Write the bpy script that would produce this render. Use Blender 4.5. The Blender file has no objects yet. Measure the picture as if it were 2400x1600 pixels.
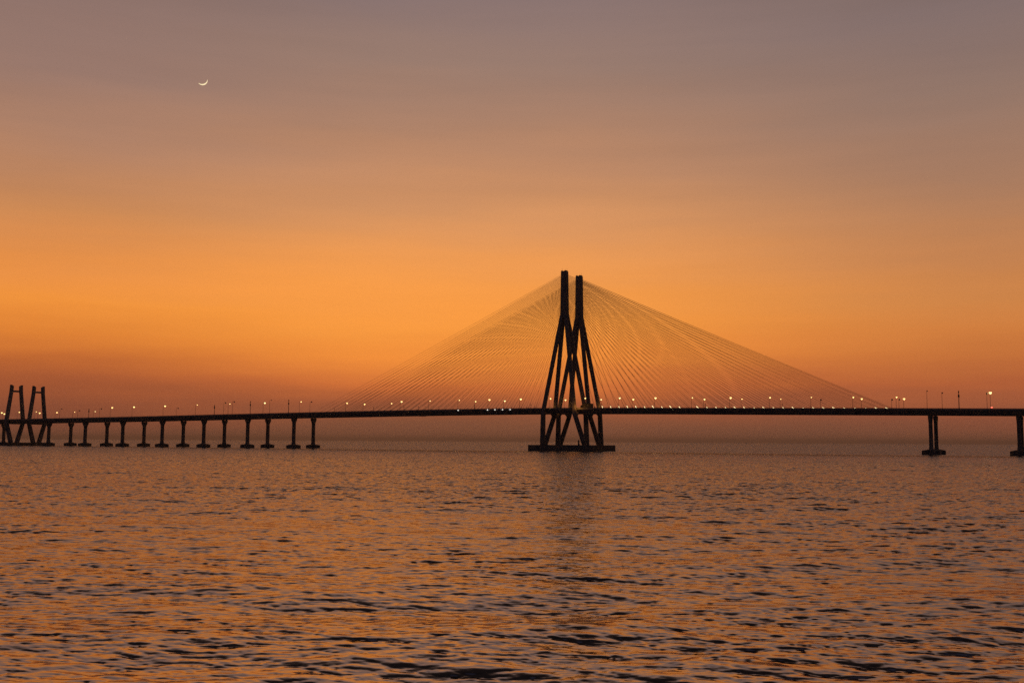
import bpy, bmesh, math, random
import numpy as np
from mathutils import Vector, Matrix

random.seed(7)
rng = np.random.default_rng(11)
S = bpy.context.scene
C = S.collection
PI = math.pi
R = math.radians

# ------------------------------------------------------------------ helpers
def new_mat(name):
    m = bpy.data.materials.new(name); m.use_nodes = True
    nt = m.node_tree
    return m, nt, nt.nodes['Principled BSDF']

def concrete(name, col, rough=0.85, scale=0.35):
    m, nt, b = new_mat(name)
    tc = nt.nodes.new('ShaderNodeTexCoord')
    n1 = nt.nodes.new('ShaderNodeTexNoise'); n1.inputs['Scale'].default_value = scale; n1.inputs['Detail'].default_value = 6
    mp = nt.nodes.new('ShaderNodeMapping'); mp.inputs['Scale'].default_value = (1, 1, 0.25)
    rp = nt.nodes.new('ShaderNodeValToRGB')
    rp.color_ramp.elements[0].color = [c * .62 for c in col] + [1]; rp.color_ramp.elements[0].position = .3
    rp.color_ramp.elements[1].color = [c * 1.15 for c in col] + [1]; rp.color_ramp.elements[1].position = .72
    nt.links.new(tc.outputs['Object'], mp.inputs['Vector']); nt.links.new(mp.outputs['Vector'], n1.inputs['Vector'])
    nt.links.new(n1.outputs['Fac'], rp.inputs['Fac']); nt.links.new(rp.outputs['Color'], b.inputs['Base Color'])
    b.inputs['Roughness'].default_value = rough
    return m

def plain(name, col, rough=.5, metal=0.):
    m, nt, b = new_mat(name)
    b.inputs['Base Color'].default_value = (*col, 1); b.inputs['Roughness'].default_value = rough
    b.inputs['Metallic'].default_value = metal
    return m

def emit(name, col, strength, sample=False):
    m, nt, b = new_mat(name)
    b.inputs['Base Color'].default_value = (.6, .6, .6, 1)
    b.inputs['Emission Color'].default_value = (*col, 1); b.inputs['Emission Strength'].default_value = strength
    if not sample:
        try: m.cycles.emission_sampling = 'NONE'
        except Exception: pass
    return m

class MB:
    """collects boxes, prisms and tubes into one mesh"""
    def __init__(self): self.v = []; self.f = []
    def add(self, vs, fs):
        k = len(self.v); self.v += [tuple(v) for v in vs]; self.f += [tuple(i + k for i in f) for f in fs]; return self
    def loft(self, rings, cap=True):
        n = len(rings[0]); vs = [p for r in rings for p in r]; fs = []
        for i in range(len(rings) - 1):
            for j in range(n):
                a = i * n + j; b = i * n + (j + 1) % n
                fs.append((a, b, b + n, a + n))
        if cap:
            fs.append(tuple(range(n - 1, -1, -1))); fs.append(tuple((len(rings) - 1) * n + j for j in range(n)))
        return self.add(vs, fs)
    def box(self, x0, x1, y0, y1, z0, z1):
        r = lambda z: [(x0, y0, z), (x1, y0, z), (x1, y1, z), (x0, y1, z)]
        return self.loft([r(z0), r(z1)])
    def cham(self, hx, hy, ch, z0, z1, cx=0, cy=0, top=None):
        """chamfered rectangle prism; top=(hx,hy) tapers"""
        def ring(hx, hy, ch, z):
            return [(cx + a, cy + b, z) for a, b in ((hx - ch, -hy), (hx, -hy + ch), (hx, hy - ch), (hx - ch, hy), (-hx + ch, hy), (-hx, hy - ch), (-hx, -hy + ch), (-hx + ch, -hy))]
        t = top or (hx, hy)
        return self.loft([ring(hx, hy, ch, z0), ring(t[0], t[1], min(ch, t[0] * .5, t[1] * .5), z1)])
    def tube(self, pts, rad, n=8):
        pts = [Vector(p) for p in pts]; rings = []
        rads = rad if isinstance(rad, (list, tuple)) else [rad] * len(pts)
        for i, p in enumerate(pts):
            t = (pts[min(i + 1, len(pts) - 1)] - pts[max(i - 1, 0)]).normalized()
            u = t.cross(Vector((0, 1, 0)) if abs(t.y) < .9 else Vector((1, 0, 0))).normalized(); w = t.cross(u)
            rings.append([tuple(p + (u * math.cos(2 * PI * k / n) + w * math.sin(2 * PI * k / n)) * rads[i]) for k in range(n)])
        return self.loft(rings)
    def build(self, name, mat, parent=None, smooth=False, bevel=0):
        me = bpy.data.meshes.new(name); me.from_pydata(self.v, [], self.f)
        bm = bmesh.new(); bm.from_mesh(me); bmesh.ops.recalc_face_normals(bm, faces=bm.faces)
        if bevel:
            es = [e for e in bm.edges if len(e.link_faces) == 2 and e.calc_face_angle(0) > .5]
            bmesh.ops.bevel(bm, geom=es, offset=bevel, segments=2, affect='EDGES', clamp_overlap=True)
        bm.to_mesh(me); bm.free()
        if smooth:
            me.polygons.foreach_set('use_smooth', [True] * len(me.polygons))
        me.materials.append(mat)
        o = bpy.data.objects.new(name, me); C.objects.link(o)
        if parent is not None: o.parent = parent
        return o

def empty(name, loc=(0, 0, 0), rz=0, parent=None):
    o = bpy.data.objects.new(name, None); C.objects.link(o)
    o.location = loc; o.rotation_euler = (0, 0, rz); o.empty_display_size = 1
    if parent is not None: o.parent = parent
    return o

def tag(o, label=None, cat=None, group=None, kind=None):
    if label: o['label'] = label
    if cat: o['category'] = cat
    if group: o['group'] = group
    if kind: o['kind'] = kind
    return o

def copy_tree(o, parent=None):
    c = o.copy(); C.objects.link(c)
    if parent is not None: c.parent = parent
    for ch in list(o.children): copy_tree(ch, c)
    return c

# ------------------------------------------------------------------ materials
M = {}
M['tower'] = concrete('tower_concrete', (.20, .185, .17))
M['deck'] = concrete('deck_concrete', (.19, .175, .165), scale=.2)
M['pier'] = concrete('pier_concrete', (.19, .175, .16))
M['cap'] = concrete('weathered_pile_cap', (.13, .12, .105), scale=.5)
M['asphalt'] = concrete('asphalt', (.05, .05, .05), .9, 1.)
M['cable'] = plain('cable_sheath', (.22, .19, .16), .45)
M['metal'] = plain('galvanised_steel', (.12, .12, .125), .5, .5)
M['dark'] = plain('dark_painted_steel', (.035, .035, .04), .5)
M['truck'] = plain('truck_paint', (.02, .018, .018), .6)
M['rubber'] = plain('rubber', (.02, .02, .02), .8)
M['glass'] = plain('dark_glass', (.02, .02, .025), .1)
M['lamp'] = emit('lit_lamp_lens', (1.0, .64, .22), 5)
M['lamp2'] = emit('lit_lamp_lens_warm', (1.0, .60, .2), 3.2)
M['lamp3'] = emit('lit_lamp_lens_bright', (1.0, .70, .28), 8)
M['lamp_off'] = plain('unlit_lamp_lens', (.25, .23, .2), .3)
M['anchor'] = emit('uplit_anchor_glow', (1.0, .78, .38), 5)  # emission stands in for lamplight falling on the cable feet
M['white'] = emit('lit_white_lamp', (1.0, .93, .82), 6)
M['red'] = emit('lit_red_lamp', (1.0, .12, .07), 5)
M['flood'] = emit('lit_flood_lens', (1.0, .5, .12), 3)

# ------------------------------------------------------------------ bridge frame
# local x runs along the bridge (+ towards the right of the view), local y away from the viewer
BR = (42.0, 731.0, 0.0); ANG = -R(28.6); W = 12.0           # W: half distance between the two carriageways
prof = [(-1100, 22.2), (-800, 23.0), (-590, 24.7), (-416, 26.15), (-300, 27.45), (-197, 28.5), (-90, 29.35), (0, 29.5), (60, 29.0), (115, 28.3), (217, 27.1), (284, 26.2), (450, 24.0), (800, 20.0)]
PX = np.array([p[0] for p in prof]); PZ = np.array([p[1] for p in prof])
_sl = np.gradient(PZ, PX)
def ztop(s):                                             # top of the parapet (smooth cubic through the profile)
    i = int(np.clip(np.searchsorted(PX, s) - 1, 0, len(PX) - 2)); h = PX[i + 1] - PX[i]; t = (s - PX[i]) / h
    return float((2*t**3-3*t**2+1)*PZ[i] + (t**3-2*t**2+t)*h*_sl[i] + (-2*t**3+3*t**2)*PZ[i+1] + (t**3-t**2)*h*_sl[i+1])
PAR = 1.0
def zdeck(s): return ztop(s) - PAR

bridge = empty('cable_stayed_bridge', BR, ANG)
tag(bridge, 'long dark twin-deck bridge with tall A-shaped pylon crossing the water', 'bridge')

HW = 7.9                                                 # half width of one carriageway
def make_deck(y0):
    ss = list(np.arange(-1000, 761, 8.0))
    m = MB(); rings = []
    for s in ss:
        z = zdeck(s)
        rings.append([(s, y0 + a, z + b) for a, b in ((-HW, 0), (HW, 0), (HW, -.42), (HW - 1.6, -.75), (4.6, -2.62), (-4.6, -2.62), (-HW + 1.6, -.75), (-HW, -.42))])
    m.loft(rings); d = m.build('deck', M['deck'], bridge)
    r = MB(); r.loft([[(s, y0 - HW + .45, zdeck(s) + .004), (s, y0 + HW - .45, zdeck(s) + .004), (s, y0 + HW - .45, zdeck(s) + .06), (s, y0 - HW + .45, zdeck(s) + .06)] for s in ss])
    r.build('road_surface', M['asphalt'], d)
    for sg in (-1, 1):
        p = MB()
        a, b = (y0 + sg * (HW - .38), y0 + sg * (HW + .003)); a, b = min(a, b), max(a, b)
        p.loft([[(s, a, zdeck(s) + .002), (s, b, zdeck(s) - .30), (s, b, ztop(s) - .25), (s, a, ztop(s) - .25)] for s in ss])
        p.build('parapet', M['deck'], d)
        q = MB(); yy = (a + b) / 2
        q.loft([[(s, yy - .05, ztop(s) - .11), (s, yy + .05, ztop(s) - .11), (s, yy + .05, ztop(s)), (s, yy - .05, ztop(s))] for s in ss])
        for s in np.arange(-996, 750, 4.0):
            q.box(s - .05, s + .05, yy - .045, yy + .045, ztop(s) - .26, ztop(s) - .1)
        q.build('railing', M['metal'], d)
    return d
for y0 in (-W, W): make_deck(y0)

# ---- piers: one per carriageway at each bent
def pier_meshes():
    pass
CAPTOP = 2.5
def make_pier(s, y0):
    zb = zdeck(s) - 2.62
    pr = empty('pier', (s, y0, 0), 0, bridge)
    m = MB(); m.cham(4.9, 4.9, 1.9, -3, CAPTOP)
    m.cham(4.9, 4.9, 1.9, CAPTOP, CAPTOP + .7, top=(1.9, 2.4)); m.build('pile_cap', M['cap'], pr)
    def ring(hx, hy, z, n=24):
        out = []
        for k in range(n):
            a = 2 * PI * k / n; c, q = math.cos(a), math.sin(a); e = .55
            out.append((hx * math.copysign(abs(c) ** e, c), hy * math.copysign(abs(q) ** e, q), z))
        return out
    zt = zb - .32
    m = MB(); m.loft([ring(1.32, 1.72, CAPTOP + .6), ring(1.08, 1.5, CAPTOP + 2.6), ring(1.05, 1.46, zt - 4.6)]); m.build('column', M['pier'], pr, smooth=False)
    m = MB(); m.loft([ring(1.05, 1.46, zt - 4.6), ring(1.07, 1.6, zt - 4.0), ring(1.12, 2.0, zt - 3.0), ring(1.2, 2.55, zt - 2.1), ring(1.25, 2.95, zt - 1.5), ring(1.25, 3.0, zt)]); m.build('pier_head', M['pier'], pr)
    for sg in (-1, 1):
        MB().box(-.45, .45, sg * 2.0 - .45, sg * 2.0 + .45, zt, zb - .003).build('bearing', M['dark'], pr)
    return pr
for s in (-625.5, -577.5 + 49.5, -478.8, -430.7, -382.4, -334.1, -285.8, -237.6, 234.5, 280.5, 328):
    for y0 in (-W, W): make_pier(s, y0)

# ---- main pylon: two towers on a shared pile cap
def quad(cx, cy, hx, hy, z): return [(cx - hx, cy - hy, z), (cx + hx, cy - hy, z), (cx + hx, cy + hy, z), (cx - hx, cy + hy, z)]
def make_tower(y0):
    t = empty('pylon', (0, y0, 0), 0, bridge)
    zbase, zdk, zsp, ztp = 4.0, 28.0, 93.5, 124.4
    m = MB()
    m.loft([quad(0, 0, 2.72, 2.15, 91.5), quad(0, 0, 2.42, 2.05, 95.5), quad(0, 0, 2.05, 1.95, ztp - .9), quad(0, 0, 1.98, 1.88, ztp - .35), quad(0, 0, 1.8, 1.7, ztp - .34)])
    m.build('shaft', M['tower'], t, bevel=.25)
    m = MB()                                              # raised rim and corner blocks at the top
    for sx in (-1, 1):
        m.box(sx * 1.45 - .38, sx * 1.45 + .38, -1.65, 1.65, ztp - .40, ztp + .08)
    m.box(.18, .68, -.9, .9, ztp - .40, ztp + .25)
    m.build('top_rim', M['tower'], t)
    for sx, sy in ((-1.2, -1.2), (1.3, 1.1), (1.1, -1.3)):
        MB().tube([(sx, sy, ztp), (sx, sy, ztp + (1.7 if sx != 1.1 else 1.1))], .06, 6).build('lightning_rod', M['dark'], t)
    for sx in (-1, 1):
        for sy in (-1, 1):
            m = MB()
            a0, b0, a1, b1, a2, b2 = 1.45, 1.0, 11.9, 8.9, 15.9, 1.75
            hx0, hy0, hx1, hy1, hx2, hy2 = 1.25, 1.1, 1.25, 1.15, 1.5, 1.35
            m.loft([quad(sx * a2, sy * b2, hx2, hy2, zbase), quad(sx * a1, sy * b1, hx1 + .12, hy1 + .08, zdk - 3.0), quad(sx * (a1 - .3), sy * b1, hx1, hy1, zdk), quad(sx * a0, sy * b0, hx0, hy0, zsp)])
            m.build('leg', M['tower'], t, bevel=.22)
        # arched cross beam tying the two transverse legs under the deck
        pts = []; n = 14; zb = zdeck(0) - 2.62
        for k in range(n + 1):
            u = -1 + 2 * k / n
            pts.append((7.6 * u, zb - 3.0 + 2.9 * (1 - abs(u) ** 4.5)))
        prof2 = pts + [(7.6, zb + .8), (-7.6, zb + .8)]
        m = MB(); xa = 12.25
        m.loft([[(sx * xa - 1.0, y, z) for y, z in prof2], [(sx * xa + 1.0, y, z) for y, z in prof2]])
        m.build('cross_beam', M['tower'], t)
    for sx, sy, s2 in ():
        pass
    return t
towers = [make_tower(y0) for y0 in (-W, W)]
towers[0]['label'] = 'nearer tall tower with four splayed legs'; towers[1]['label'] = 'farther tall tower with four splayed legs'
m = MB(); m.cham(24.2, 20.8, 1.2, -3, 4.2); capo = m.build('pile_cap', M['cap'], bridge); capo['label'] = 'broad low pile cap under the tall towers'
m = MB(); m.tube([(0, 0, 4.2), (0, 0, 7.3)], [.62, .52], 10); m.tube([(0, 0, 7.3), (0, 0, 7.9)], [.25, .2], 8)
mast = m.build('marker_post', M['dark']); 
def place(o, s, w, z, rz=0):
    v = Matrix.Rotation(ANG, 3, 'Z') @ Vector((s, w, 0))
    o.location = (BR[0] + v.x, BR[1] + v.y, z); o.rotation_euler = (0, 0, ANG + rz); return o
place(mast, 13.2, -17.5, 0)
tag(mast, 'short dark marker post standing on the broad pile cap between tower legs', 'post')

# ---- small twin towers of the far span
def make_small(y0):
    t = empty('pylon', (-577.0, y0, 0), 0, bridge); t['label'] = 'small H-shaped tower with crossbeam at the far left'
    zb, zd, zt = 2.6, 22.5, 57.3
    for sy in (-1, 1):
        m = MB()
        def q(b, z, h=1.25): return [(-1.5, sy * b - h, z), (1.5, sy * b - h, z), (1.5, sy * b + h, z), (-1.5, sy * b + h, z)]
        top = q(4.75, zt - 1.3, 1.2); top = [(x, y, z + (1.35 if (y - sy * 4.75) * sy > 0 else 0)) for x, y, z in top]
        m.loft([q(3.1, zb, 1.75), q(8.6, zd - 1.5, 1.45), q(8.75, zd + 1, 1.4), q(5.2, zt - 7, 1.2), top])
        m.build('leg', M['tower'], t, bevel=.15)
    MB().box(-1.0, 1.0, -4.6, 4.6, zt - 7.0, zt - 5.3).build('cross_beam', M['tower'], t, bevel=.1)
    MB().box(-1.2, 1.2, -7.5, 7.5, zdeck(-577) - 3.7, zdeck(-577) - 2.65).build('cross_beam', M['tower'], t)
for y0 in (-W, W): make_small(y0)
m = MB(); m.cham(6.5, 24.0, 1.5, -3, 2.9); co = m.build('pile_cap', M['cap'], bridge); co['label'] = 'pile cap under the small towers'; co.location = (-577.0, 0, 0)

# ---- stay cables
NC = 33
def cable_geo(y0, side, plane, k):
    s = side * (20.0 + k * 6.05)
    za = 97.5 + (121.6 - 97.5) * k / (NC - 1)
    w0 = y0 + plane * 1.2; w1 = y0 + plane * (HW - .55)
    a = Vector((side * 1.9, w0, za)); b = Vector((s, w1, zdeck(s) + .05)); L = (b - a).length
    pts = []
    for i in range(7):
        t = i / 6; p = a.lerp(b, t); p.z -= 4 * .0016 * L * t * (1 - t); pts.append(p)
    return pts
lst = []
for y0 in (-W, W):
    for plane in (-1, 1):
        for side in (-1, 1):
            for k in range(NC):
                lst.append((y0, plane, side, k))
own = [(y0, p, sd, k) for y0, p, sd, k in lst if y0 == -W and p == -1] + sorted([q for q in lst if q[0] == -W and q[1] == 1], key=lambda q: -q[3])[:34]
ownset = set(own); rest = MB()
CR = .06
for y0, p, sd, k in lst:
    pts = cable_geo(y0, sd, p, k)
    if (y0, p, sd, k) in ownset: MB().tube(pts, CR, 6).build('stay_cable', M['cable'], bridge, smooth=True)
    else: rest.tube(pts, CR, 6)
ro = rest.build('stay_cable_fan', M['cable'], bridge, smooth=True); ro['kind'] = 'stuff'
m = MB()                                                  # steel guide pipes where the cables meet the deck
for y0 in (-W, W):
    for plane in (-1, 1):
        for side in (-1, 1):
            for k in range(NC):
                q = cable_geo(y0, side, plane, k); b = q[-1]; dd = (q[-2] - b).normalized()
                m.tube([b - dd * .2, b + dd * 2.2], .17, 6)
go = m.build('cable_anchor_pipe', M['metal'], bridge); go['kind'] = 'stuff'

# glowing tubes along the near-edge guide pipes stand in for uplit cable feet
def anchor_glow(k, side, ln, mat, r=.12):
    q = cable_geo(-W, side, -1, k); b = q[-1]; dd = (q[-2] - b).normalized()
    off = Vector((0, -.30, 0))
    c = b + dd * (1.05) + off
    m = MB(); m.tube([c - dd * ln / 2, c + dd * ln / 2], r, 8)
    o = m.build('cable_foot_glow', mat, bridge); o['kind'] = 'thing'
    return o
for k in range(2, NC):
    if random.random() < .93: anchor_glow(k, 1, random.uniform(1.6, 3.6), M['anchor'], .16)
for k in (3, 4, 5, 6, 10): 
    q = cable_geo(-W, -1, -1, k); b = q[-1]
    MB().cham(.24, .16, .05, -.24, .24).build('parapet_lamp', M['white'], bridge).location = (b.x, -W - HW - .17, ztop(b.x) - 1.0)

# ------------------------------------------------------------------ street lamps
def lamp_proto(name, H, lit, big=1.0):
    r = empty(name)
    m = MB(); m.tube([(0, 0, 0), (0, 0, .35)], .2, 8); m.tube([(0, 0, .3), (0, 0, H * .55), (0, 0, H - .5)], [.12, .095, .075], 8)
    m.build('pole', M['metal'], r)
    m = MB(); m.tube([(0, 0, H - .55), (0, .1, H - .2), (0, .45, H + .08), (0, 1.1, H + .18), (0, 1.6, H + .2)], [.07, .06, .055, .05, .05], 8); m.build('arm', M['metal'], r)
    m = MB(); m.cham(.24, .55, .12, H + .1, H + .30, 0, 2.0, top=(.14, .42)); hd = m.build('lamp_head', M['dark'], r)
    m = MB(); rings = []
    for k in range(5):
        a = k / 4 * PI / 2; rr = math.cos(a); rings.append([(.58 * big * max(rr, .03) * math.cos(2*PI*j/12), 2.0 + .72 * big * max(rr, .03) * math.sin(2*PI*j/12), H + .098 - .95 * big * math.sin(a)) for j in range(12)])
    m.loft(rings); m.build('lens', M[lit] if lit else M['lamp_off'], hd, smooth=True)
    return r
ORD = ['first', 'second', 'third', 'fourth', 'fifth', 'sixth', 'seventh', 'eighth', 'ninth', 'tenth', 'eleventh', 'twelfth']
protos = {}
lr = random.Random(5)
def put_lamp(H, lit, s, w, label, group, big=None):
    if lit is True: lit = lr.choice(['lamp', 'lamp', 'lamp2', 'lamp3'])
    if big is None: big = lr.choice([.62, .8, .95, 1.1])
    key = (round(H, 1), lit, big)
    if key not in protos: o = protos[key] = lamp_proto('street_lamp', H, lit, big)
    else: o = copy_tree(protos[key])
    # mirrored arm reaches over the road (towards +w) from the near edge
    place(o, s, w, zdeck(s)); tag(o, label, 'street lamp', group)
    return o
YE = W + HW - .25
nearw, farw = -YE, W - HW + .25
G1 = 'lit street lamps along the bridge deck'
main_n = [-181.3, -131, -106, -81, -56.1, -31, -7.9, 18.2, 43.2, 68.3, 93.3, 118.2, 143.1, 168.2, 192.7, 217.1]
main_f = [-182.6, -156.9, -81.6, -57, -8.1, 19.3, 43.1, 93.4, 118.5, 143.6, 193.2, 217.8]
def side_label(row, arr, s):
    if s < -12:
        q = sorted([a for a in arr if a < -12], reverse=True); return f'lit street lamp on the {row} deck edge, {ORD[q.index(s)]} left of the tall pylon'
    if s < 25:
        q = sorted([a for a in arr if -12 <= a < 25]); return f'lit street lamp on the {row} deck edge, {ORD[q.index(s)]} among the tall pylon legs'
    q = sorted([a for a in arr if a >= 25]); return f'lit street lamp on the {row} deck edge, {ORD[q.index(s)]} right of the tall pylon'
for s in main_n: put_lamp(7.4, True, s, nearw, side_label('near', main_n, s), G1)
for s in main_f: put_lamp(7.4, True, s, farw, side_label('far', main_f, s), G1)
left_n = [-438.6, -411.5, -374.1, -336.8, -300.6, -263.3, -226.2]
for i, s in enumerate(reversed(left_n)):
    put_lamp(9.4, True, s, nearw, f'tall lit street lamp above the approach piers, {ORD[i]} left of the cables', G1)
put_lamp(9.9, 'lamp3', 267, nearw, 'brightest lit street lamp, above the deck near the right edge', G1, 1.3)
wn = [-588.7, -563.4, -539.3]; wf = [-618.4, -591.9, -566.1, -541.5, -516.9, -489.0]
for s, d in zip(wn, ('left of both', 'inside the left of the', 'inside the right of the')):
    put_lamp(7.4, True, s, nearw, f'lit street lamp on the near edge {d} small twin towers', G1)
for i, s in enumerate(wf):
    put_lamp(7.4, True, s, farw, f'lit street lamp on the far edge by the small towers, {ORD[i]} from the left', G1)
G2 = 'unlit street lamps along the bridge deck'
for i, (s, h) in enumerate([(-504.5, 9.4), (-480.5, 7.4), (-452.2, 8.6), (-358.6, 7.0), (-305.4, 10.4), (-295.9, 11.0), (-256.5, 11.2), (-215.7, 9.0)]):
    put_lamp(h, '', s, nearw, f'unlit thin street lamp on left approach, {ORD[i]} from small towers', G2)
for i, (s, h, w) in enumerate([(173.9, 6.0, nearw), (214.6, 6.0, nearw), (218.6, 6.0, nearw), (233.9, 10.8, nearw), (239.3, 10.8, farw), (265.3, 9.4, nearw)]):
    put_lamp(h, '', s, w, f'unlit thin street lamp right of the pylon, {ORD[i]} counting rightwards', G2)

# camera masts: thicker poles
def mast_proto(H):
    r = empty('signal_mast'); m = MB(); m.tube([(0, 0, 0), (0, 0, H)], [.24, .17], 8); m.build('pole', M['dark'], r)
    m = MB(); m.box(-.42, .42, -.3, .3, H * .66, H * .66 + 1.5); m.box(-.3, .3, -.25, .25, H - 1.0, H - .1); m.build('equipment_box', M['dark'], r, bevel=.05)
    m = MB(); m.tube([(0, 0, H - .2), (0, 0, H + .6)], .05, 6); m.build('antenna', M['dark'], r)
    return r
mp = None
for i, (s, h, lab) in enumerate([(-466, 8.5, 'dark equipment mast nearest the small towers'), (-315.5, 8.6, 'stout dark equipment mast on the middle of the left approach'), (-276.7, 10.8, 'tall dark equipment mast on the left approach, between two lit lamps'),
        (-237, 11.0, 'tallest dark equipment mast at the end of the left approach'), (250.8, 10.6, 'dark equipment mast on the deck near the right edge')]):
    o = mast_proto(h); place(o, s, nearw, zdeck(s)); tag(o, lab, 'mast', 'equipment masts on the bridge')
# short posts along the cable-stayed deck
sp = MB(); sp.tube([(0, 0, 0), (0, 0, 3.4)], [.12, .09], 8); sp.box(-.18, .18, -.14, .14, 2.9, 3.5); spo = None
posts = [-191.8, -154.9, -127.5, -114.7, -67, -22, 30.5, 102.5, 151]
for i, s in enumerate(posts):
    if spo is None: spo = o = sp.build('deck_post', M['dark'])
    else: o = spo.copy(); C.objects.link(o)
    place(o, s, nearw, zdeck(s)); tag(o, f'short dark post on the near deck edge below the cables, {ORD[i]} from the left', 'post', 'short posts on the deck edge')
# red warning lamp
r = empty('warning_lamp'); MB().tube([(0, 0, 0), (0, 0, .3)], .1, 8).build('base', M['dark'], r)
MB().tube([(0, 0, .28), (0, 0, .5), (0, 0, .72)], [.42, .42, .2], 10).build('lens', M['red'], r, smooth=True)
place(r, 267.6, -YE - .05, ztop(267.6) - .1); tag(r, 'small red warning lamp glowing on the deck parapet at right', 'warning lamp')

# warm floodlights at the feet of the legs
for i, (sx, w, lab) in enumerate([(-1, -W + 8.9, 'left inner leg of the nearer tower'), (-1, W + 8.9, 'left rear leg of the farther tower'), (1, -W - 8.9, 'right front leg of the nearer tower'), (1, W + 8.9, 'right rear leg of the farther tower')]):
    s = sx * 14.4; w -= 2.0; z = zdeck(s) + 1.0
    r = empty('floodlight'); MB().box(-.3, .3, -.3, .3, 0, .25).build('housing', M['dark'], r)
    MB().box(-.24, .24, -.24, .24, .252, .30).build('lens', M['flood'], r)
    MB().tube([(0, 0, -1.0), (0, 0, 0)], .08, 6).build('post', M['dark'], r)
    place(r, s, w, z); tag(r, f'orange floodlight washing the {lab} at deck level', 'floodlight', 'floodlights at the tower legs')
    L = bpy.data.lights.new('flood_lamp', 'POINT'); L.energy = 520; L.color = (1, .38, .07); L.shadow_soft_size = .2
    lo = bpy.data.objects.new('flood_lamp', L); C.objects.link(lo); lo.parent = r; lo.location = (0, 0, .75)

# truck on the near carriageway beside the pylon
t = empty('truck')
MB().box(-4.2, 2.4, -1.25, 1.25, 1.1, 3.65).build('cargo_box', M['truck'], t, bevel=.06)
m = MB(); pr_ = [(2.55, .75), (4.35, .75), (4.35, 1.7), (4.0, 2.75), (2.55, 2.85)]
m.loft([[(x, -1.2, z) for x, z in pr_], [(x, 1.2, z) for x, z in pr_]]); cab = m.build('cab', M['truck'], t, bevel=.06)
MB().loft([[(4.37, -1.0, 1.75), (4.37, 1.0, 1.75), (4.08, 1.0, 2.6), (4.08, -1.0, 2.6)], [(4.40, -1.0, 1.77), (4.40, 1.0, 1.77), (4.11, 1.0, 2.62), (4.11, -1.0, 2.62)]]).build('windscreen', M['glass'], cab)
MB().box(-4.2, 2.5, -.5, .5, .7, 1.09).build('chassis', M['dark'], t)
for x in (-3.0, -1.9, 3.4):
    for y in (-1, 1):
        MB().tube([(x, y * 1.2 - .16, .52), (x, y * 1.2 + .16, .52)], .5, 16).build('wheel', M['rubber'], t)
place(t, 18.0, -W - 2.6, zdeck(18) + .06, PI); tag(t, 'dark box truck on the near carriageway partly behind a tower leg', 'truck')

# ropes sagging under the deck
for i, (s0, s1, sag, lab) in enumerate([(-118.5, -103.5, 1.3, 'rightmost'), (-164, -151.5, 1.1, 'middle'), (-182, -173, .9, 'leftmost')]):
    m = MB(); pts = []
    for k in range(13):
        u = k / 12; s = s0 + (s1 - s0) * u; pts.append((s - s0, 0, zdeck(s) - .7 - 2.0 - sag * 4 * u * (1 - u)))
    pts = [(0, .6, zdeck(s0) - .75)] + pts + [(s1 - s0, .6, zdeck(s1) - .75)]
    m.tube(pts, .10, 6); o = m.build('hanging_rope', M['dark'], smooth=True); place(o, s0, -W - HW + .9, 0)
    tag(o, f'dark rope sagging below the deck under the left cables, {lab} of three', 'rope', 'ropes sagging under the deck')

# ------------------------------------------------------------------ moon: the sunlit lune of a far sphere
def make_moon():
    D = 42000.; u = Vector((-728.9, 2391.4, 838.1)).normalized(); r = 10.8 / 2460 * D
    c = u * D; zc = (-u); x = Vector((0, 0, 1)).cross(zc).normalized(); y = zc.cross(x).normalized()   # x: screen right, y: screen up
    tilt = R(22); lit = (-y * math.cos(tilt) + x * math.sin(tilt)); lat = (x * math.cos(tilt) + y * math.sin(tilt))
    nu, nv = 40, 8; rings = [[], []]; vs = []; fs = []
    for lay, rad in enumerate((r, r * .97)):
        for i in range(nu + 1):
            a = -R(66) + R(66 + 78) * i / nu
            for j in range(nv + 1):
                b = R(49) + (R(92) - R(49)) * j / nv
                p = lat * math.sin(a) * rad + (lit * math.sin(b) + zc * math.cos(b)) * math.cos(a) * rad
                vs.append(c + p)
    N = (nu + 1) * (nv + 1)
    def id(l, i, j): return l * N + i * (nv + 1) + j
    for i in range(nu):
        for j in range(nv):
            fs.append((id(0, i, j), id(0, i + 1, j), id(0, i + 1, j + 1), id(0, i, j + 1)))
            fs.append((id(1, i, j), id(1, i, j + 1), id(1, i + 1, j + 1), id(1, i + 1, j)))
        for j in (0, nv): fs.append((id(0, i, j), id(1, i, j), id(1, i + 1, j), id(0, i + 1, j)))
    mb = MB(); mb.add([v - c for v in vs], fs); o = mb.build('moon', emit('moon_glow', (1.0, .82, .48), 1.0), smooth=True); o.location = c
    tag(o, 'thin pale crescent moon lying on its back in the dusky sky', 'moon')
make_moon()

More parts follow.
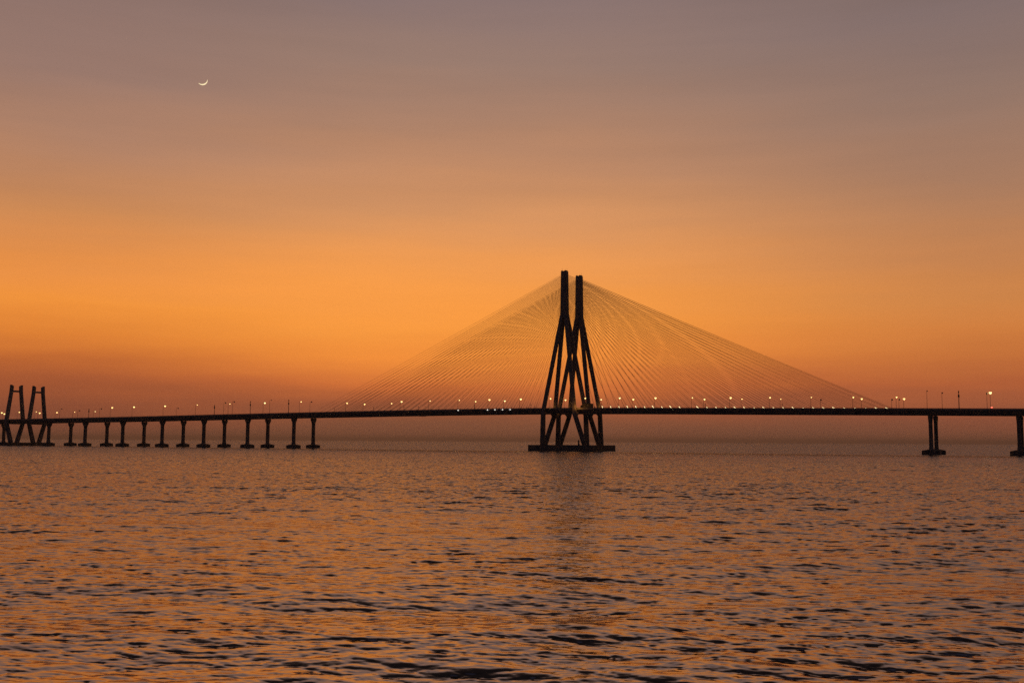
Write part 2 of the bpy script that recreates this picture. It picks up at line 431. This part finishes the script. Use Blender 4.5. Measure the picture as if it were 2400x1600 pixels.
# ------------------------------------------------------------------ sea
def tile(L, N, V, lmin, lmax, wdir, spread, seed, expo=4.0):
    g = np.random.default_rng(seed)
    k1 = np.fft.fftfreq(N, 1. / N) * 2 * PI / L
    kx, ky = np.meshgrid(k1, k1, indexing='ij'); k = np.hypot(kx, ky); k[0, 0] = 1
    P = np.exp(-1 / (k * V * V / 9.81) ** 2) / k ** expo
    cs = (kx * wdir[0] + ky * wdir[1]) / k
    P *= np.abs(cs) ** spread + .015
    P[(k < 2 * PI / lmax) | (k > 2 * PI / lmin)] = 0; P[0, 0] = 0
    h = np.sqrt(P) * (g.normal(size=(N, N)) + 1j * g.normal(size=(N, N)))
    H = np.fft.ifft2(h).real
    sl = np.sqrt(((np.gradient(H, L / N, axis=0)) ** 2 + (np.gradient(H, L / N, axis=1)) ** 2).mean())
    H = H / sl; h = h / sl
    DX = np.fft.ifft2(-1j * kx / k * h).real; DY = np.fft.ifft2(-1j * ky / k * h).real
    return (H.astype(np.float32), DX.astype(np.float32), DY.astype(np.float32), L, N)
def samp(T, x, y, rot):
    H, DX, DY, L, N = T; c, s = math.cos(rot), math.sin(rot)
    u = ((c * x + s * y) / L * N); v = ((-s * x + c * y) / L * N)
    i = np.floor(u).astype(np.int64); j = np.floor(v).astype(np.int64); fu = (u - i).astype(np.float32); fv = (v - j).astype(np.float32)
    i %= N; j %= N; i2 = (i + 1) % N; j2 = (j + 1) % N
    def bl(A): return (A[i, j] * (1 - fu) + A[i2, j] * fu) * (1 - fv) + (A[i, j2] * (1 - fu) + A[i2, j2] * fu) * fv
    dx, dy = bl(DX), bl(DY)
    return bl(H), c * dx - s * dy, s * dx + c * dy

def make_sea():
    r = [0.4, 3, 8, 13, 17]
    d = 20.
    while d < 420: r.append(d); d *= 1.0030
    while d < 2500: r.append(d); d *= 1.008
    while d < 60000: r.append(d); d *= 1.06
    r = np.array(r)
    fine = np.arange(-R(32), R(32) + 1e-6, .00125)
    left = -np.radians(np.array([180, 150, 120, 90, 70, 55, 46, 41, 38, 36, 34.5, 33.2])); right = -left[::-1][:-1]
    a = np.concatenate([left, fine, right]); nA = len(a)
    rr, aa = np.meshgrid(r, a, indexing='ij')
    x = rr * np.sin(aa); y = rr * np.cos(aa)
    tA = tile(71., 2048, 1.75, .14, 6., (0.10, 1.0), 3.6, 5, 4.05)
    tB = tile(173., 1024, 5.0, 5., 40., (-.12, 1.0), 4.0, 9, 4.0)
    hA, ax, ay = samp(tA, x, y, R(5)); hA2, bx, by = samp(tA, x * 1.75 + 31, y * 1.75 - 17, R(-9)); hA3, ex, ey = samp(tA, x * .47 - 11, y * .47 + 23, R(-14)); hB, cx, cy = samp(tB, x, y, R(-4))
    # gusts: patches of rougher and calmer water
    gs = np.sin(x * .031 + 2.1 * np.sin(y * .017)) * np.sin(y * .045 + 1.3 * np.sin(x * .013 + 1)) + .6 * np.sin(x * .11 + 1.7 * np.sin(y * .08)) * np.sin(y * .19 + 1.5 * np.sin(x * .07))
    g = (1 + .30 * gs) * (.70 + .30 * np.clip((rr - 25) / 55, 0, 1))
    fade = np.clip((rr - 14) / 8, 0, 1)
    sA, sA2, sA3, sB = .074, .092, .068, .038
    h = (sA * hA + sA2 * hA2 / 1.75 + sA3 * hA3 / .47) * g * fade + sB * hB * fade
    ch = 1.7
    dx = ch * (sA * ax + sA2 * bx / 1.75 + sA3 * ex / .47) * g * fade; dy = ch * (sA * ay + sA2 * by / 1.75 + sA3 * ey / .47) * g * fade
    res = np.maximum(rr * .00125, np.gradient(r)[:, None] * np.ones_like(rr))
    lim = np.clip(3.0 / res, 0, 1) ; far = np.clip(1 - (rr - 3000) / 3000, 0, 1)
    lean = np.clip(.5 / res, 0, 1) * fade
    hs = (sA * hA + sA2 * hA2 / 1.75 + sA3 * hA3 / .47) * g
    dy = dy - 2.7 * lean * hs
    h = h * far; dx *= lim * np.clip(.6 / res, 0, 1); dy *= lim * np.clip(.6 / res, 0, 1)
    co = np.stack([x + dx, y + dy, h], -1).reshape(-1, 3).astype(np.float32)
    nR = len(r)
    I = np.arange(nR - 1)[:, None] * nA; J = np.arange(nA - 1)[None, :]
    q = np.stack([I + J, I + nA + J, I + nA + J + 1, I + J + 1], -1).reshape(-1, 4)
    q2 = np.stack([I[:, 0] + nA - 1, I[:, 0] + 2 * nA - 1, I[:, 0] + nA, I[:, 0]], -1)
    # column 0 is at -180 degrees: close the ring with column nA-1
    q = np.concatenate([q, q2]).astype(np.int32)[:, ::-1]
    me = bpy.data.meshes.new('sea_water'); nF = len(q)
    me.vertices.add(len(co)); me.vertices.foreach_set('co', co.ravel())
    me.loops.add(nF * 4); me.loops.foreach_set('vertex_index', np.ascontiguousarray(q).ravel())
    me.polygons.add(nF); me.polygons.foreach_set('loop_start', np.arange(0, nF * 4, 4, dtype=np.int32)); 
    me.polygons.foreach_set('use_smooth', np.ones(nF, dtype=bool))
    me.update(calc_edges=True); me.validate()
    m, nt, b = new_mat('sea_surface')
    b.inputs['Base Color'].default_value = (.04, .030, .034, 1); b.inputs['Roughness'].default_value = .07; b.inputs['IOR'].default_value = 6.0
    b.inputs['Specular Tint'].default_value = (1, .905, .86, 1)
    def nd(t, **k):
        n = nt.nodes.new(t)
        for a, v in k.items(): setattr(n, a, v)
        return n
    tc = nd('ShaderNodeTexCoord'); mp = nd('ShaderNodeMapping'); mp.inputs['Scale'].default_value = (.42, 1.45, 1); mp.inputs['Rotation'].default_value = (0, 0, R(6))
    n1 = nd('ShaderNodeTexNoise'); n1.inputs['Scale'].default_value = 2.5; n1.inputs['Detail'].default_value = 5; n1.inputs['Roughness'].default_value = .6
    nt.links.new(tc.outputs['Object'], mp.inputs['Vector']); nt.links.new(mp.outputs['Vector'], n1.inputs['Vector'])
    ge = nd('ShaderNodeNewGeometry')
    ln = nd('ShaderNodeVectorMath', operation='LENGTH'); nt.links.new(tc.outputs['Object'], ln.inputs[0])
    # small chop: gentle in the lee of the shore, full strength out in the open water
    ma = nd('ShaderNodeMapRange', interpolation_type='SMOOTHSTEP'); nt.links.new(ln.outputs['Value'], ma.inputs[0])
    ma.inputs[1].default_value = 25; ma.inputs[2].default_value = 190; ma.inputs[3].default_value = .52; ma.inputs[4].default_value = 1.7
    sb = nd('ShaderNodeVectorMath', operation='SUBTRACT'); nt.links.new(n1.outputs['Color'], sb.inputs[0]); sb.inputs[1].default_value = (.5, .5, .5)
    mu = nd('ShaderNodeVectorMath', operation='MULTIPLY'); nt.links.new(sb.outputs[0], mu.inputs[0]); mu.inputs[1].default_value = (.6, 1, 0)
    sc = nd('ShaderNodeVectorMath', operation='SCALE'); nt.links.new(mu.outputs[0], sc.inputs[0]); nt.links.new(ma.outputs[0], sc.inputs['Scale'])
    # far water's darkening is put into its normals, tilted towards the viewer with distance
    mb_ = nd('ShaderNodeMapRange'); nt.links.new(ln.outputs['Value'], mb_.inputs[0])
    mb_.inputs[1].default_value = 35; mb_.inputs[2].default_value = 700; mb_.inputs[3].default_value = 0; mb_.inputs[4].default_value = .215
    cb_ = nd('ShaderNodeCombineXYZ'); ng = nd('ShaderNodeMath', operation='MULTIPLY'); nt.links.new(mb_.outputs[0], ng.inputs[0]); ng.inputs[1].default_value = -1; nt.links.new(ng.outputs[0], cb_.inputs['Y'])
    a0 = nd('ShaderNodeVectorMath', operation='ADD'); nt.links.new(sc.outputs[0], a0.inputs[0]); nt.links.new(cb_.outputs[0], a0.inputs[1])
    sc = a0
    ad = nd('ShaderNodeVectorMath', operation='ADD'); nt.links.new(ge.outputs['Normal'], ad.inputs[0]); nt.links.new(sc.outputs[0], ad.inputs[1])
    no = nd('ShaderNodeVectorMath', operation='NORMALIZE'); nt.links.new(ad.outputs[0], no.inputs[0]); nt.links.new(no.outputs[0], b.inputs['Normal'])
    me.materials.append(m)
    o = bpy.data.objects.new('sea_water', me); C.objects.link(o)
    tag(o, 'rippled sea reflecting the orange dusk sky', 'water', kind='structure')
make_sea()

# ------------------------------------------------------------------ world: dusk sky
def lin(c): 
    out = []
    for v in c:
        v /= 255.; out.append(v / 12.92 if v <= .04045 else ((v + .055) / 1.055) ** 2.4)
    return out
wd = bpy.data.worlds.new('World'); S.world = wd; wd.use_nodes = True
nt = wd.node_tree; bg = nt.nodes['Background']
N = nt.nodes.new; LK = nt.links.new
def math_(op, a, b=None, c=None):
    n = N('ShaderNodeMath'); n.operation = op
    for i, v in enumerate((a, b, c)):
        if v is None: continue
        if isinstance(v, (int, float)): n.inputs[i].default_value = v
        else: LK(v, n.inputs[i])
    return n.outputs[0]
tc = N('ShaderNodeTexCoord'); sx = N('ShaderNodeSeparateXYZ'); LK(tc.outputs['Generated'], sx.inputs[0])
elev = math_('MULTIPLY', math_('ARCSINE', sx.outputs['Z']), 180 / PI)
azi = math_('MULTIPLY', math_('ARCTAN2', sx.outputs['X'], sx.outputs['Y']), 180 / PI)
nz = N('ShaderNodeTexNoise'); nz.inputs['Scale'].default_value = 3.0; nz.inputs['Detail'].default_value = 5; nz.inputs['Roughness'].default_value = .55
mpn = N('ShaderNodeMapping'); mpn.inputs['Scale'].default_value = (1.0, 1.0, 9.0); LK(tc.outputs['Generated'], mpn.inputs[0]); LK(mpn.outputs[0], nz.inputs['Vector'])
elevn = math_('ADD', elev, math_('MULTIPLY', math_('SUBTRACT', nz.outputs['Fac'], .5), 2.4))
fac = math_('DIVIDE', elevn, 90.0)
def ramp(stops):
    r = N('ShaderNodeValToRGB'); cr = r.color_ramp; cr.interpolation = 'LINEAR'
    while len(cr.elements) < len(stops): cr.elements.new(.5)
    for e, (el, c) in zip(cr.elements, stops): e.position = max(0, el / 90.); e.color = (*lin(c), 1)
    LK(fac, r.inputs[0]); return r.outputs[0]
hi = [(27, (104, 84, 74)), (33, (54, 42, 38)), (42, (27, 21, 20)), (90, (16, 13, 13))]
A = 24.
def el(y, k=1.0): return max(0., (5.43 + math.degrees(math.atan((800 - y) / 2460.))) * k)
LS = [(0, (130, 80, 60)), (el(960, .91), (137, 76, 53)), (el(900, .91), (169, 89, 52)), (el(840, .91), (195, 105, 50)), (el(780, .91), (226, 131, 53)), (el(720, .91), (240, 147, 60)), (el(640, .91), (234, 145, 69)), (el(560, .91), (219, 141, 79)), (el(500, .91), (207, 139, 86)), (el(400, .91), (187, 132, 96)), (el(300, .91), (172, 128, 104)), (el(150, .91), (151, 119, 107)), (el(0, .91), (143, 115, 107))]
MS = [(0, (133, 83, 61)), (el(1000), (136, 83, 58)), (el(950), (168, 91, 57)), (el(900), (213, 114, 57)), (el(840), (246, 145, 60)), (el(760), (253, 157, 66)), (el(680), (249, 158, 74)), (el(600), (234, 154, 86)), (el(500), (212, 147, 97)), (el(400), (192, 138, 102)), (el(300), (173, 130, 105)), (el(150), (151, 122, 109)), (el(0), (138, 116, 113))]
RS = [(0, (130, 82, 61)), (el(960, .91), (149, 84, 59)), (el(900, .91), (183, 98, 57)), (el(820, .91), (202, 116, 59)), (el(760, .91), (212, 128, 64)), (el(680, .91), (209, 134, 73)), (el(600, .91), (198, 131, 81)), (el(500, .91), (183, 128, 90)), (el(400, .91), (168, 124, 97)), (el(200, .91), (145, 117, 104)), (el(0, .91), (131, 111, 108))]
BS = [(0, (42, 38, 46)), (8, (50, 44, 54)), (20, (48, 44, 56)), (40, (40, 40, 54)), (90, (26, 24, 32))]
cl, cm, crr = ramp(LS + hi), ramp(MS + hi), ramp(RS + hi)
cb = ramp(BS)
def mixc(f, a, b):
    n = N('ShaderNodeMix'); n.data_type = 'RGBA'; LK(f, n.inputs[0]); LK(a, n.inputs[6]); LK(b, n.inputs[7]); return n.outputs[2]
def mr(v, a, b):
    n = N('ShaderNodeMapRange'); n.interpolation_type = 'SMOOTHSTEP'; LK(v, n.inputs[0]); n.inputs[1].default_value = a; n.inputs[2].default_value = b; return n.outputs[0]
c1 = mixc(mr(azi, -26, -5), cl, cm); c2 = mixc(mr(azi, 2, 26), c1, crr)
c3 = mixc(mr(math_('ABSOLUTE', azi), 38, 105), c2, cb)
sky = N('ShaderNodeTexSky'); sky.sky_type = 'NISHITA'; sky.sun_disc = False; sky.sun_elevation = R(0.4); sky.sun_rotation = R(-12); sky.dust_density = 6
sc_ = N('ShaderNodeVectorMath'); sc_.operation = 'SCALE'; LK(sky.outputs[0], sc_.inputs[0]); sc_.inputs['Scale'].default_value = .004
ad = N('ShaderNodeVectorMath'); ad.operation = 'ADD'; LK(c3, ad.inputs[0]); LK(sc_.outputs[0], ad.inputs[1])
# uneven smog: broad faint streaks in the sky's brightness
nz2 = N('ShaderNodeTexNoise'); nz2.inputs['Scale'].default_value = 2.2; nz2.inputs['Detail'].default_value = 6; nz2.inputs['Roughness'].default_value = .6
mp2 = N('ShaderNodeMapping'); mp2.inputs['Scale'].default_value = (1.3, 1.3, 15.0); mp2.inputs['Rotation'].default_value = (0.05, .03, .4); LK(tc.outputs['Generated'], mp2.inputs[0]); LK(mp2.outputs[0], nz2.inputs['Vector'])
br = math_('ADD', math_('MULTIPLY', math_('SUBTRACT', nz2.outputs['Fac'], .5), .17), 1.01)
st = N('ShaderNodeVectorMath'); st.operation = 'SCALE'; LK(ad.outputs[0], st.inputs[0]); LK(br, st.inputs['Scale'])
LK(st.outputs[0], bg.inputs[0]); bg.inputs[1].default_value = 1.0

# the sun has just gone down behind the haze: a last weak, very soft glow from behind the bridge
sl = bpy.data.lights.new('sun', 'SUN'); sl.energy = .006; sl.angle = R(40); sl.color = (1, .5, .2)
so = bpy.data.objects.new('sun', sl); C.objects.link(so)
dirv = Vector((math.sin(R(-12)) * math.cos(R(.4)), math.cos(R(-12)) * math.cos(R(.4)), math.sin(R(.4))))
so.rotation_euler = dirv.to_track_quat('Z', 'Y').to_euler()

# thin dusk haze over the water
HZ = MB().box(-30000, 30000, -3000, 66000, -6, 150).build('haze', None)
hm = bpy.data.materials.new('haze_air'); hm.use_nodes = True; hm.node_tree.nodes.clear()
ho = hm.node_tree.nodes.new('ShaderNodeOutputMaterial'); hv = hm.node_tree.nodes.new('ShaderNodeVolumePrincipled')
hv.inputs['Color'].default_value = (.85, .80, .76, 1); hv.inputs['Density'].default_value = 4.5e-5; hv.inputs['Anisotropy'].default_value = .55
hm.node_tree.links.new(hv.outputs[0], ho.inputs['Volume'])
HZ.data.materials.clear(); HZ.data.materials.append(hm); tag(HZ, 'thin brownish dusk haze hanging over the sea', kind='stuff')

# ------------------------------------------------------------------ camera
cam = bpy.data.cameras.new('camera'); cam.lens = 36 * 2460 / 2400.; cam.sensor_width = 36; cam.clip_start = .1; cam.clip_end = 200000
co_ = bpy.data.objects.new('camera', cam); C.objects.link(co_); S.camera = co_
co_.matrix_world = Matrix.Translation((0, 0, 6.54)) @ Matrix.Rotation(R(90 + 5.43), 4, 'X') @ Matrix.Rotation(.0055, 4, 'Z')
S.view_settings.view_transform = 'Standard'; S.view_settings.look = 'None'; S.view_settings.exposure = 0; S.view_settings.gamma = 1
S.view_settings.use_curve_mapping = False
S.render.engine = 'CYCLES'; S.cycles.use_denoising = False; S.cycles.max_bounces = 6; S.cycles.sample_clamp_indirect = 0.8; S.cycles.sample_clamp_direct = 1.6
